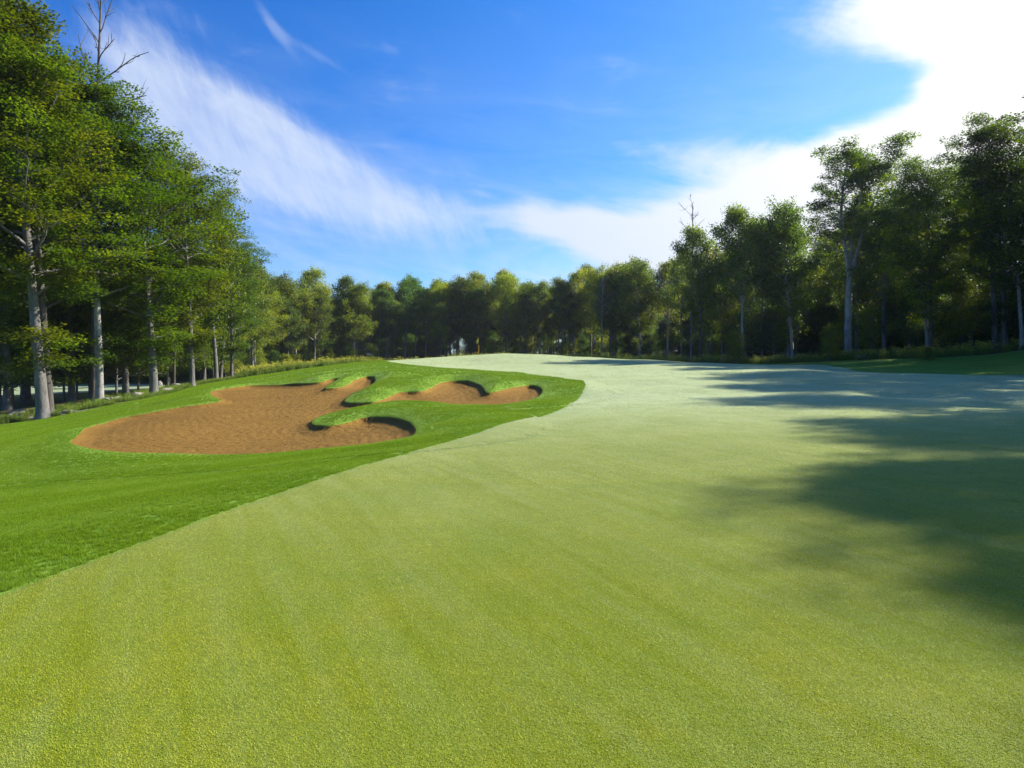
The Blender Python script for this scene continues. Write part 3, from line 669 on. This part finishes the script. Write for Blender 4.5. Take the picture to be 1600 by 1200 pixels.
# --- every tree that stands in a row is listed here first, then labelled by the landmarks it can be found from
ORD = ['first', 'second', 'third', 'fourth', 'fifth', 'sixth', 'seventh', 'eighth', 'ninth', 'tenth', 'eleventh', 'twelfth', 'thirteenth', 'fourteenth', 'fifteenth', 'sixteenth', 'seventeenth', 'eighteenth', 'nineteenth', 'twentieth']
LOOK = {'G': 'oval', 'Hh': 'broad', 'J': 'rounded', 'A': 'tall', 'B': 'spreading', 'U': 'low', 'K': 'slender'}
TONE = {None: 'green', 'LEAFY': 'yellowish', 'LEAFD': 'dark', 'LEAF': 'green'}
def px_u(o): return 800+F*o.location.x/max(o.location.y, 1)
def label_row(objs, what, marks, group, cat='tree'):
    """marks: (pixel column, name); each thing is counted outwards from the nearest landmark on its left or right"""
    objs = sorted(objs, key=px_u)
    for o in objs:
        u = px_u(o); mu, mn = min(marks, key=lambda m: abs(m[0]-u)); side = 'right' if u >= mu else 'left'
        near = sorted([abs(px_u(q)-mu) for q in objs if (px_u(q) >= mu) == (u >= mu) and min(marks, key=lambda m: abs(m[0]-px_u(q)))[0] == mu])
        n_ = near.index(abs(u-mu)); tag(o, f"{o['look']} {what}, {ORD[min(n_, 19)]} {side} of {mn}", cat, group)
        del o['look']
def look(o, key, lm): o['look'] = (TONE[None if lm is None else {LEAFY.name: 'LEAFY', LEAFD.name: 'LEAFD'}.get(lm.name)]+' '+LOOK[key]); return o
# --- left wood, near edge
place_px('A', 68, 36, -20, 'tall maple with a leaning grey trunk at the left edge of the lawn', rot=0, tilt=-.09, wide=.95)
place_px('A', 76, 37, 60, 'dark-barked maple close behind the leaning grey trunk at the left edge', rot=1, tilt=-.03, wide=.9, bark=BARK2)
place_px('B', 240, 45, 205, 'leafy maple with a thick grey trunk beside the end of the cart path', wide=1.15, rot=1.0)
place_px('A', 156, 42, 110, 'knobbly pale grey trunk maple standing beside the cart path', wide=.85, bark=BARKP, rot=2.2)
rr = random.Random(8)
def row(lst, what, marks, group, cat='tree'):
    os_ = []
    for k_, u, d, vt in lst:
        lm = rr.choice([None, None, LEAFY, LEAFD]); os_.append(look(place_px(k_, u, d, vt, None, leaf_mat=lm, cat=None, wide=rr.uniform(.8, 1.05)), k_, lm))
    label_row(os_, what, marks, group, cat)
LM = [(68, 'the leaning trunk'), (240, 'the path end trunk')]
row([('A', -45, 38, -60), ('B', 12, 46, 60), ('A', 112, 50, 185), ('B', 196, 53, 245), ('B', 300, 52, 240), ('Hh', 338, 58, 300), ('B', 362, 64, 360), ('Hh', 345, 68, 385), ('G', 366, 76, 400), ('Hh', 395, 86, 412), ('B', -110, 45, -20)], 'front tree of the left wood', LM, 'trees along the front of the left wood')
row([('J', 40, 58, 150), ('J', 262, 66, 300), ('G', -50, 62, 100), ('Hh', 320, 80, 395)], 'tree deeper in the left wood', LM, 'trees deeper in the left wood')
row([('U', 20, 50, 370), ('U', 58, 54, 380), ('U', 100, 50, 400), ('U', 140, 54, 390), ('U', 182, 52, 400), ('U', 216, 56, 410), ('U', 262, 60, 425), ('U', 302, 66, 440), ('U', -20, 46, 360), ('U', 332, 74, 450), ('U', 362, 84, 470)], 'understory beech in the left wood', LM, 'understory beeches in the left wood', 'small tree')
row([('U', 40, 66, 400), ('U', 120, 70, 410), ('U', 200, 72, 420), ('U', 0, 60, 380)], 'beech behind the understory beeches', LM, 'hidden beeches deep in the left wood', 'small tree')
# slim trunks in the row running back beside the meadow
row([('J', 318, 62, 420), ('J', 333, 70, 430), ('G', 352, 78, 440), ('J', 272, 54, 400)], 'slim tree beside the meadow', LM, 'slim trunks beside the meadow')
# --- far line
def line(pts, n_, keys, hm, depth, jitter, shared=None, what=None, marks=None, group=None, cat='tree', var=.2):
    pts = np.array(pts, float); L_ = np.concatenate([[0], np.cumsum(np.hypot(*np.diff(pts, axis=0).T))]); os_ = []
    for i in range(n_):
        t = (i+rr.uniform(.1, .9))/n_*L_[-1]; x = np.interp(t, L_, pts[:, 0])+rr.uniform(-jitter, jitter); y = np.interp(t, L_, pts[:, 1])+depth+rr.uniform(-jitter, jitter)
        k_ = rr.choice(keys); lm = rr.choice([None, None, LEAFY, LEAFY, LEAFD]); o = place(k_, x, y, hm*rr.uniform(1-var, 1+var*.6), None, cat=None, leaf_mat=lm, wide=rr.uniform(.8, 1.1), bark=rr.choice([BARK, BARKP]))
        if shared: tag(o, shared, cat, group)
        else: os_.append(look(o, k_, lm))
    if os_: label_row(os_, what, marks, group, cat)
EDGE_FAR = [(-42, 100), (-38, 118), (-25, 132), (-10, 136), (5, 136), (16, 128), (24, 106)]
EDGE_R = [(25, 104), (29, 86), (35, 71), (39, 60), (41, 50), (48, 40)]
FM = [(447, 'the small pine'), (600, 'the green left end'), (747, 'the flagstick'), (900, 'the bunker right end')]
line(EDGE_FAR, 30, ['G', 'Hh', 'J'], 16, 0, 1.5, what='front tree of the far treeline', marks=FM, group='front row of the far treeline')
line(EDGE_FAR, 30, ['G', 'Hh', 'J'], 17.5, 6, 2, what='tree in the far treeline second row', marks=FM, group='second row of the far treeline')
line(EDGE_FAR, 12, ['K', 'U'], 4.5, -.5, 1.5, what='sapling under the far treeline', marks=FM, group='saplings along the far treeline', cat='small tree')
line(EDGE_FAR, 18, ['K', 'U'], 6, 7, 2, what='shaded tree between far trunks', marks=FM, group='shaded small trees in the far wood', cat='small tree')
RM = [(1000, 'the goldenrod strip'), (1150, 'the thin pale trunk'), (1325, 'the forked maple'), (1555, 'the tall dark maple')]
line(EDGE_R, 13, ['G', 'Hh', 'J'], 17, 0, 1.5, what='front tree of the right wood', marks=RM, group='front row of the right wood')
line([(x+6, y+3) for x, y in EDGE_R], 13, ['G', 'Hh', 'J'], 17.5, 0, 2, what='tree in the right wood second row', marks=RM, group='second row of the right wood')
line([(x+1, y-1) for x, y in EDGE_R], 14, ['K', 'U'], 6, 0, 1.2, what='sapling under the right wood', marks=RM, group='saplings along the right wood', cat='small tree')
line([(x+5, y+2) for x, y in EDGE_R], 16, ['K', 'U'], 8, 0, 2, what='shaded tree inside the right wood', marks=RM, group='shaded small trees in the right wood', cat='small tree')
place_px('F', 1325, 68, 222, 'tall forked maple with a pale straight trunk standing forward of the right wood', wide=1.05, bark=BARKP)
place_px('A', 1555, 55, 178, 'straight dark-trunked maple, tallest of the right wood near the right edge', wide=.9, bark=BARK2, leaf_mat=LEAFD)
place_px('B', 1455, 60, 240, 'broad dark maple between the tall forked maple and the right edge', wide=.85, bark=BARK2, leaf_mat=LEAFD)
place_px('J', 1160, 78, 318, 'leafy maple with a thin pale trunk, tallest at the near end of the goldenrod strip', wide=.9, bark=BARKP)
place_px('J', 1095, 90, 352, 'dense leafy tree directly in front of the half-dead tree', wide=.9)
place_px('D', 1080, 96, 338, 'half-dead tree with bare twigs in its top left of the thin pale-trunked maple', cat='dead tree', bark=BARK)
place_px('D', 1245, 80, 372, 'sparse dying tree with bare crown between the two tall right maples', cat='dead tree', bark=BARK)
place_px('D', 940, 118, 446, 'bare pale tree sticking out of the far treeline above the end of the green', cat='dead tree')
place_px('Hh', 714, 137, 432, 'broad tree filling the gap of the far wood just left of the flag')
place_px('D', 146, 48, 14, 'bare dead treetop sticking out above the left crowns', cat='dead tree', bark=BARK2, wide=.75)
place_px('P', 447, 88, 552, 'small yellow-green pine standing alone before the far left trees', cat='young pine', wide=1.15)
place_px('P', 785, 120, 543, 'small bright sapling at the wood edge just right of the flagstick', cat='sapling', wide=1.4, name='sapling')
place_px('P', 577, 92, 556, 'low round shrub showing over the crest left of the green', cat='shrub', wide=1.8, name='shrub')
place_px('K', 1152, 74, 516, 'bright green sapling beside the foot of the thin pale-trunked maple', cat='sapling', leaf_mat=LEAFY)
place_px('K', 1298, 66, 505, 'yellow-green sapling just left of the tall forked maple', cat='sapling', leaf_mat=LEAFY)
place_px('P', 1450, 55, 540, 'small bush at the top of the grassy bank on the right', cat='bush', wide=1.5, name='bush')
EDGE_OFF = [('A', 32, 16, 1.0), ('A', 32, 19.5, 2.0), ('A', 33.5, 24, 4.1), ('A', 36.5, 33.5, 1.5), ('A', 37.5, 39, 5.0), ('A', 40, 46, 0.2)]
for n_, (k_, x, y, r_) in enumerate(sorted(EDGE_OFF, key=lambda p: p[2])): place(k_, x, y, 20, f'big maple beyond the right edge of the view, {ORD[n_]} nearest the camera', group='maples beyond the right edge of the view', rot=r_)
def woods(name, label, pts, hs):
    ps = []
    for k in ('G', 'Hh', 'J'):
        nm, T, Cn, H0 = LIB[k]
        a_ = T.data; b_ = Cn.data
        def arr(me, what, n_, w=1): 
            z_ = np.zeros(n_*w, np.float32 if what in ('co',) else np.int32); return z_
        va = np.zeros(len(a_.vertices)*3, np.float32); a_.vertices.foreach_get('co', va)
        vb = np.zeros(len(b_.vertices)*3, np.float32); b_.vertices.foreach_get('co', vb)
        fa = np.zeros(len(a_.loops), np.int32); a_.loops.foreach_get('vertex_index', fa); fb = np.zeros(len(b_.loops), np.int32); b_.loops.foreach_get('vertex_index', fb)
        na = len(va)//3
        rn = np.zeros(len(b_.polygons), np.float32); b_.attributes['rnd'].data.foreach_get('value', rn); cl = np.zeros(len(b_.polygons), np.float32); b_.attributes['clump'].data.foreach_get('value', cl)
        z0 = np.zeros(len(fa)//4)
        o = mesh_obj('wood_tree', np.concatenate([va, vb]).reshape(-1, 3)/H0, np.concatenate([fa.reshape(-1, 4), fb.reshape(-1, 4)+na]), BARK2, link=False, smooth=False, attrs={'rnd': ('FACE', np.concatenate([z0, rn])), 'clump': ('FACE', np.concatenate([z0, cl]))})
        o.data.materials.append(LEAF); o.data.polygons.foreach_set('material_index', np.concatenate([np.zeros(len(fa)//4, np.int32), np.ones(len(fb)//4, np.int32)]))
        ps.append(o)
    p = np.array(pts); z, _ = ground(p[:, 0], p[:, 1]); grass_field(name, label, ps, np.stack([p[:, 0], p[:, 1], z], 1), hs)
rg = np.random.default_rng(3)
def band(line_, n_, d0, d1):
    P = np.array(line_, float); L_ = np.concatenate([[0], np.cumsum(np.hypot(*np.diff(P, axis=0).T))]); t = rg.uniform(0, L_[-1], n_); x = np.interp(t, L_, P[:, 0]); y = np.interp(t, L_, P[:, 1])
    tx = np.interp(t+.5, L_, P[:, 0])-np.interp(t-.5, L_, P[:, 0]); ty = np.interp(t+.5, L_, P[:, 1])-np.interp(t-.5, L_, P[:, 1]); l = np.hypot(tx, ty)+1e-6; dd = rg.uniform(d0, d1, n_)
    return np.stack([x-ty/l*dd, y+tx/l*dd], 1)
pts = np.concatenate([band([(-80, 112), (-50, 116)]+EDGE_FAR[2:], 260, 14, 50), band([(48, 40), (41, 50), (39, 60), (35, 71), (29, 86), (25, 104), (24, 106)][::-1], 60, 16, 45), band([(-120, 112), (-40, 108)], 70, 0, 15), np.stack([rg.uniform(-90, 120, 240), rg.uniform(165, 235, 240)], 1)])
woods('deep_woods', 'deep mixed woodland standing behind the front rows of trees', pts, rg.uniform(13.5, 17.5, len(pts)))

def shade(name, label, key, pts, hs, leaf):
    nm, T, Cn, H0 = LIB[key]
    vb = np.zeros(len(Cn.data.vertices)*3, np.float32); Cn.data.vertices.foreach_get('co', vb); fb = np.zeros(len(Cn.data.loops), np.int32); Cn.data.loops.foreach_get('vertex_index', fb)
    rn = np.zeros(len(Cn.data.polygons), np.float32); Cn.data.attributes['rnd'].data.foreach_get('value', rn); cl = np.zeros(len(rn), np.float32); Cn.data.attributes['clump'].data.foreach_get('value', cl)
    o = mesh_obj('thicket', vb.reshape(-1, 3)/H0-np.array([0, 0, .16]), fb.reshape(-1, 4), leaf, link=False, smooth=False, attrs={'rnd': ('FACE', rn), 'clump': ('FACE', cl)})
    p = np.array(pts); z, _ = ground(p[:, 0], p[:, 1]); grass_field(name, label, [o], np.stack([p[:, 0], p[:, 1], z], 1), hs)
pts = np.concatenate([band([(-80, 112), (-50, 116)]+EDGE_FAR[2:], 330, 10, 34), band([(110, 10), (80, 20)], 60, -10, 40), band([(95, 30), (70, 45), (62, 80), (45, 105)][::-1], 240, 0, 22), band([(60, 24), (48, 40), (41, 50), (39, 60), (35, 71), (29, 86), (25, 104), (24, 106)][::-1], 300, 6, 30), band([(-120, 112), (-40, 108)], 90, 0, 15)])
shade('woodland_thicket', 'dark leafy undergrowth filling the wood behind the front trees', 'U', pts, rg.uniform(4.5, 9, len(pts)), LEAFD)

# ------------------------------------------------------------------ flagstick, rocks, verge plants
def on_ground(x, y): return float(ground([x], [y])[0][0])
def flagstick():
    X, Y = (748-800)*55/F, 55.; z = on_ground(X, Y)
    e = bpy.data.objects.new('flagstick', None); COL.objects.link(e); e.location = (X, Y, z); tag(e, 'yellow-flagged golf pin standing in the hole on the green', 'flagstick')
    def seg(nm, z0, z1, r, m):
        v, f = tube([(0, 0, z0), (0, 0, (z0+z1)/2), (0, 0, z1)], [r]*3, 10); return mesh_obj(nm, v, f, m, e)
    seg('lower_pole', 0, .75, .013, mat_simple('white_pole', (.6, .55, .45), .4)); seg('middle_pole', .75, 1.55, .016, mat_simple('amber_pole', (.75, .42, .03), .4)); seg('upper_pole', 1.55, 2.2, .016, mat_simple('black_pole', (.03, .02, .03), .4))
    v, f = tube([(0, 0, 2.19), (0, 0, 2.22), (0, 0, 2.25)], [.022, .026, .012], 10); mesh_obj('finial', v, f, mat_simple('dark_cap', (.05, .02, .02), .4), e)
    # limp flag hanging in folds
    nu, nv = 18, 16; V = []
    for j in range(nv):
        for i in range(nu):
            a = i/(nu-1); b = j/(nv-1)
            x = -(.015+.17*a*(1-.15*b))-.02*math.sin(a*9+b*2); y = .05*math.sin(a*11+b*1.5)*(.3+a); zz = 2.17-.36*b-.34*a**1.1*(1-.3*b)*.9
            V.append((x, y, zz))
    I_ = np.arange(nu*nv).reshape(nv, nu); Fq = np.stack([I_[:-1, :-1], I_[:-1, 1:], I_[1:, 1:], I_[1:, :-1]], -1).reshape(-1, 4)
    fl = mesh_obj('flag', np.array(V), Fq, mat_simple('yellow_cloth', (.80, .72, .04), .7), e); sm = fl.modifiers.new('thick', 'SOLIDIFY'); sm.thickness = .004
    v, f = tube([(0, 0, -.08), (0, 0, .004)], [.054, .054], 20); mesh_obj('cup', v, f, mat_simple('white_cup', (.7, .7, .7), .5), e)
flagstick()
ROCK = mat_simple('lichen_rock', (.16, .15, .14), .9, (6, (.36, .34, .31)))
def rock(u, v, sx, sy, sz, label, seed, name='rock', cat='rock', mat=None):
    x, y = hit(u, v); rng = np.random.default_rng(seed)
    nu, nv = 14, 9; V = []
    ph = rng.uniform(0, 6.28, (6,)); kk = rng.normal(0, 1, (6, 3))*2.2
    for j in range(nv):
        for i in range(nu):
            t = math.pi*j/(nv-1); a = 2*math.pi*i/nu; p = np.array([math.sin(t)*math.cos(a), math.sin(t)*math.sin(a), math.cos(t)])
            r = 1+.13*np.sin(kk@p*1.6+ph).sum()*.6; p = np.sign(p)*np.abs(p)**.8*r; V.append((p[0]*sx, p[1]*sy, p[2]*sz+sz*.35))
    Fq = [(j*nu+i, (j+1)*nu+i, (j+1)*nu+(i+1) % nu, j*nu+(i+1) % nu) for j in range(nv-1) for i in range(nu)]
    o = mesh_obj(name, np.array(V), np.array(Fq), mat or ROCK, smooth=False); o.location = (x, y, on_ground(x, y)); o.rotation_euler = (0, 0, rng.uniform(0, 3)); return tag(o, label, cat)
rock(275, 607, .45, .35, .32, 'pale pointed rock by the cart path end, right of the thick trunk', 1)
rock(262, 613, .55, .4, .25, 'low grey boulder just right of the foot of the thick trunk', 2)
rock(250, 603, .35, .3, .45, 'upright sunlit stone behind the thick trunk', 3)
rock(296, 603, .3, .3, .16, 'small dark stone in the meadow grass beyond the pale pointed rock', 4)
rock(28, 648, 1.0, .45, .22, 'long flat pale boulder in the verge left of the leaning trunk', 5)
rock(28, 656, .28, .22, .22, 'small dark rock in front of the long flat boulder', 6, mat=mat_simple('dark_rock', (.03, .03, .03), .9, (8, (.07, .07, .07))))
rock(172, 629, .4, .3, .22, 'grey stone just right of the knobbly pale trunk', 7)
rock(185, 627, .3, .25, .2, 'smaller grey stone two paces right of the knobbly pale trunk', 8)
rock(108, 645, .5, .3, .12, 'flat stone at the near end of the cart path', 9)
rock(216, 620, .4, .3, .2, 'mossy stone beside the path, left of the thick trunk', 10)
rock(1255, 561, .8, .5, .3, 'low boulder at the wood edge left of the tall forked maple', 11)
rock(1347, 561, .5, .4, .3, 'pale stone at the wood edge right of the tall forked maple', 12)
def verge():
    rng = np.random.default_rng(21)
    tall = grass_blade_mat('tall_verge_grass', (.13, .22, .02), (.22, .29, .05), (.38, .34, .16), .35, 0)
    gold = mat_simple('goldenrod_flowers', (.50, .46, .05), .8)
    ps = [proto('verge_tuft', tall, 60+i, 60, .22, .5, .012, .5) for i in range(3)]
    # goldenrod: the same tuft with small yellow heads
    for i in range(2):
        V, F_, tip, rnd = blades(np.random.default_rng(80+i), 60, .3, .75, .02, .4)
        hv = V.reshape(-1, 5, 3)[:9, 4]; n_ = 9*8; c = np.repeat(hv, 8, 0)+rng.normal(0, .035, (n_, 3)); q = rng.normal(0, .022, (n_, 4, 3)); H_ = (c[:, None, :]+q).reshape(-1, 3)
        o = mesh_obj('goldenrod_tuft', np.concatenate([V, H_]), [F_[0], F_[1], np.arange(n_*4).reshape(-1, 4)+len(V)], tall, attrs={'tip': ('POINT', np.concatenate([tip, np.ones(n_*4)])), 'rnd': ('POINT', np.concatenate([rnd, np.ones(n_*4)]))}, link=False, smooth=False)
        o.data.materials.append(gold); mi = np.zeros(len(o.data.polygons), np.int32); mi[-n_:] = 1; o.data.polygons.foreach_set('material_index', mi); ps.append(o)
    def keep(x, y, lo=.1):
        sl = sdf(lawn_poly, x, y); sd_ = sdf(far_poly, x, y); sp = sdf(path_line, x, y, False)-.55
        k = (sl > lo) & (sd_ > 0) & (sp > .1); return x[k], y[k], sl[k]
    # verge of the left wood
    x = rng.uniform(-36, -8, 30000); y = rng.uniform(26, 72, 30000); x, y, sl = keep(x, y); k = (sl < 5.5) & (rng.random(len(x)) < np.exp(-sl/2.6)) & (np.sin(x*1.3+y*.7)+np.sin(y*1.9-x) > -1.2); x, y, sl = x[k], y[k], sl[k]
    z, _ = ground(x, y); grass_field('verge_grass', 'tall uncut grass and weeds along the foot of the left wood', ps[:3], np.stack([x, y, z], 1), rng.uniform(.35, .8, len(x)))
    # goldenrod meadow behind the bunker
    x = rng.uniform(-36, 0, 9000); y = rng.uniform(48, 96, 9000); x, y, sl = keep(x, y); k = (x > -y*.40) & (sl < 26); x, y = x[k], y[k]; z, _ = ground(x, y)
    grass_field('goldenrod_meadow', 'yellow goldenrod and dry grass in the meadow behind the bunker', ps, np.stack([x, y, z], 1), rng.uniform(.7, 1.35, len(x)))
    # strip at the foot of the right wood
    x = rng.uniform(5, 52, 14000); y = rng.uniform(44, 100, 14000); x, y, sl = keep(x, y); k = (sl < 4) & in_view(x, y, 2); x, y = x[k], y[k]; z, _ = ground(x, y)
    grass_field('goldenrod_strip', 'weedy grass and goldenrod along the foot of the right wood', ps, np.stack([x, y, z], 1), rng.uniform(.6, 1.25, len(x)))
verge()
# the air between the camera and the woods
hz = bpy.data.materials.new('haze_air'); hz.use_nodes = True; nt = hz.node_tree; nt.nodes.clear(); b = NB(nt)
vol = nt.nodes.new('ShaderNodeVolumePrincipled'); vol.inputs['Density'].default_value = .00014; vol.inputs['Color'].default_value = (.80, .88, 1, 1); vol.inputs['Anisotropy'].default_value = .2
o_ = nt.nodes.new('ShaderNodeOutputMaterial'); nt.links.new(vol.outputs[0], o_.inputs['Volume'])
zmin = float(ATT[:, 2].min())-1
bv = np.array([(x, y, z) for x in (-270, 270) for y in (-70, 430) for z in (zmin, 26.)]); bf = np.array([(0, 1, 3, 2), (4, 6, 7, 5), (0, 4, 5, 1), (2, 3, 7, 6), (0, 2, 6, 4), (1, 5, 7, 3)])
tag(mesh_obj('haze', bv, bf, hz, smooth=False), kind='stuff')
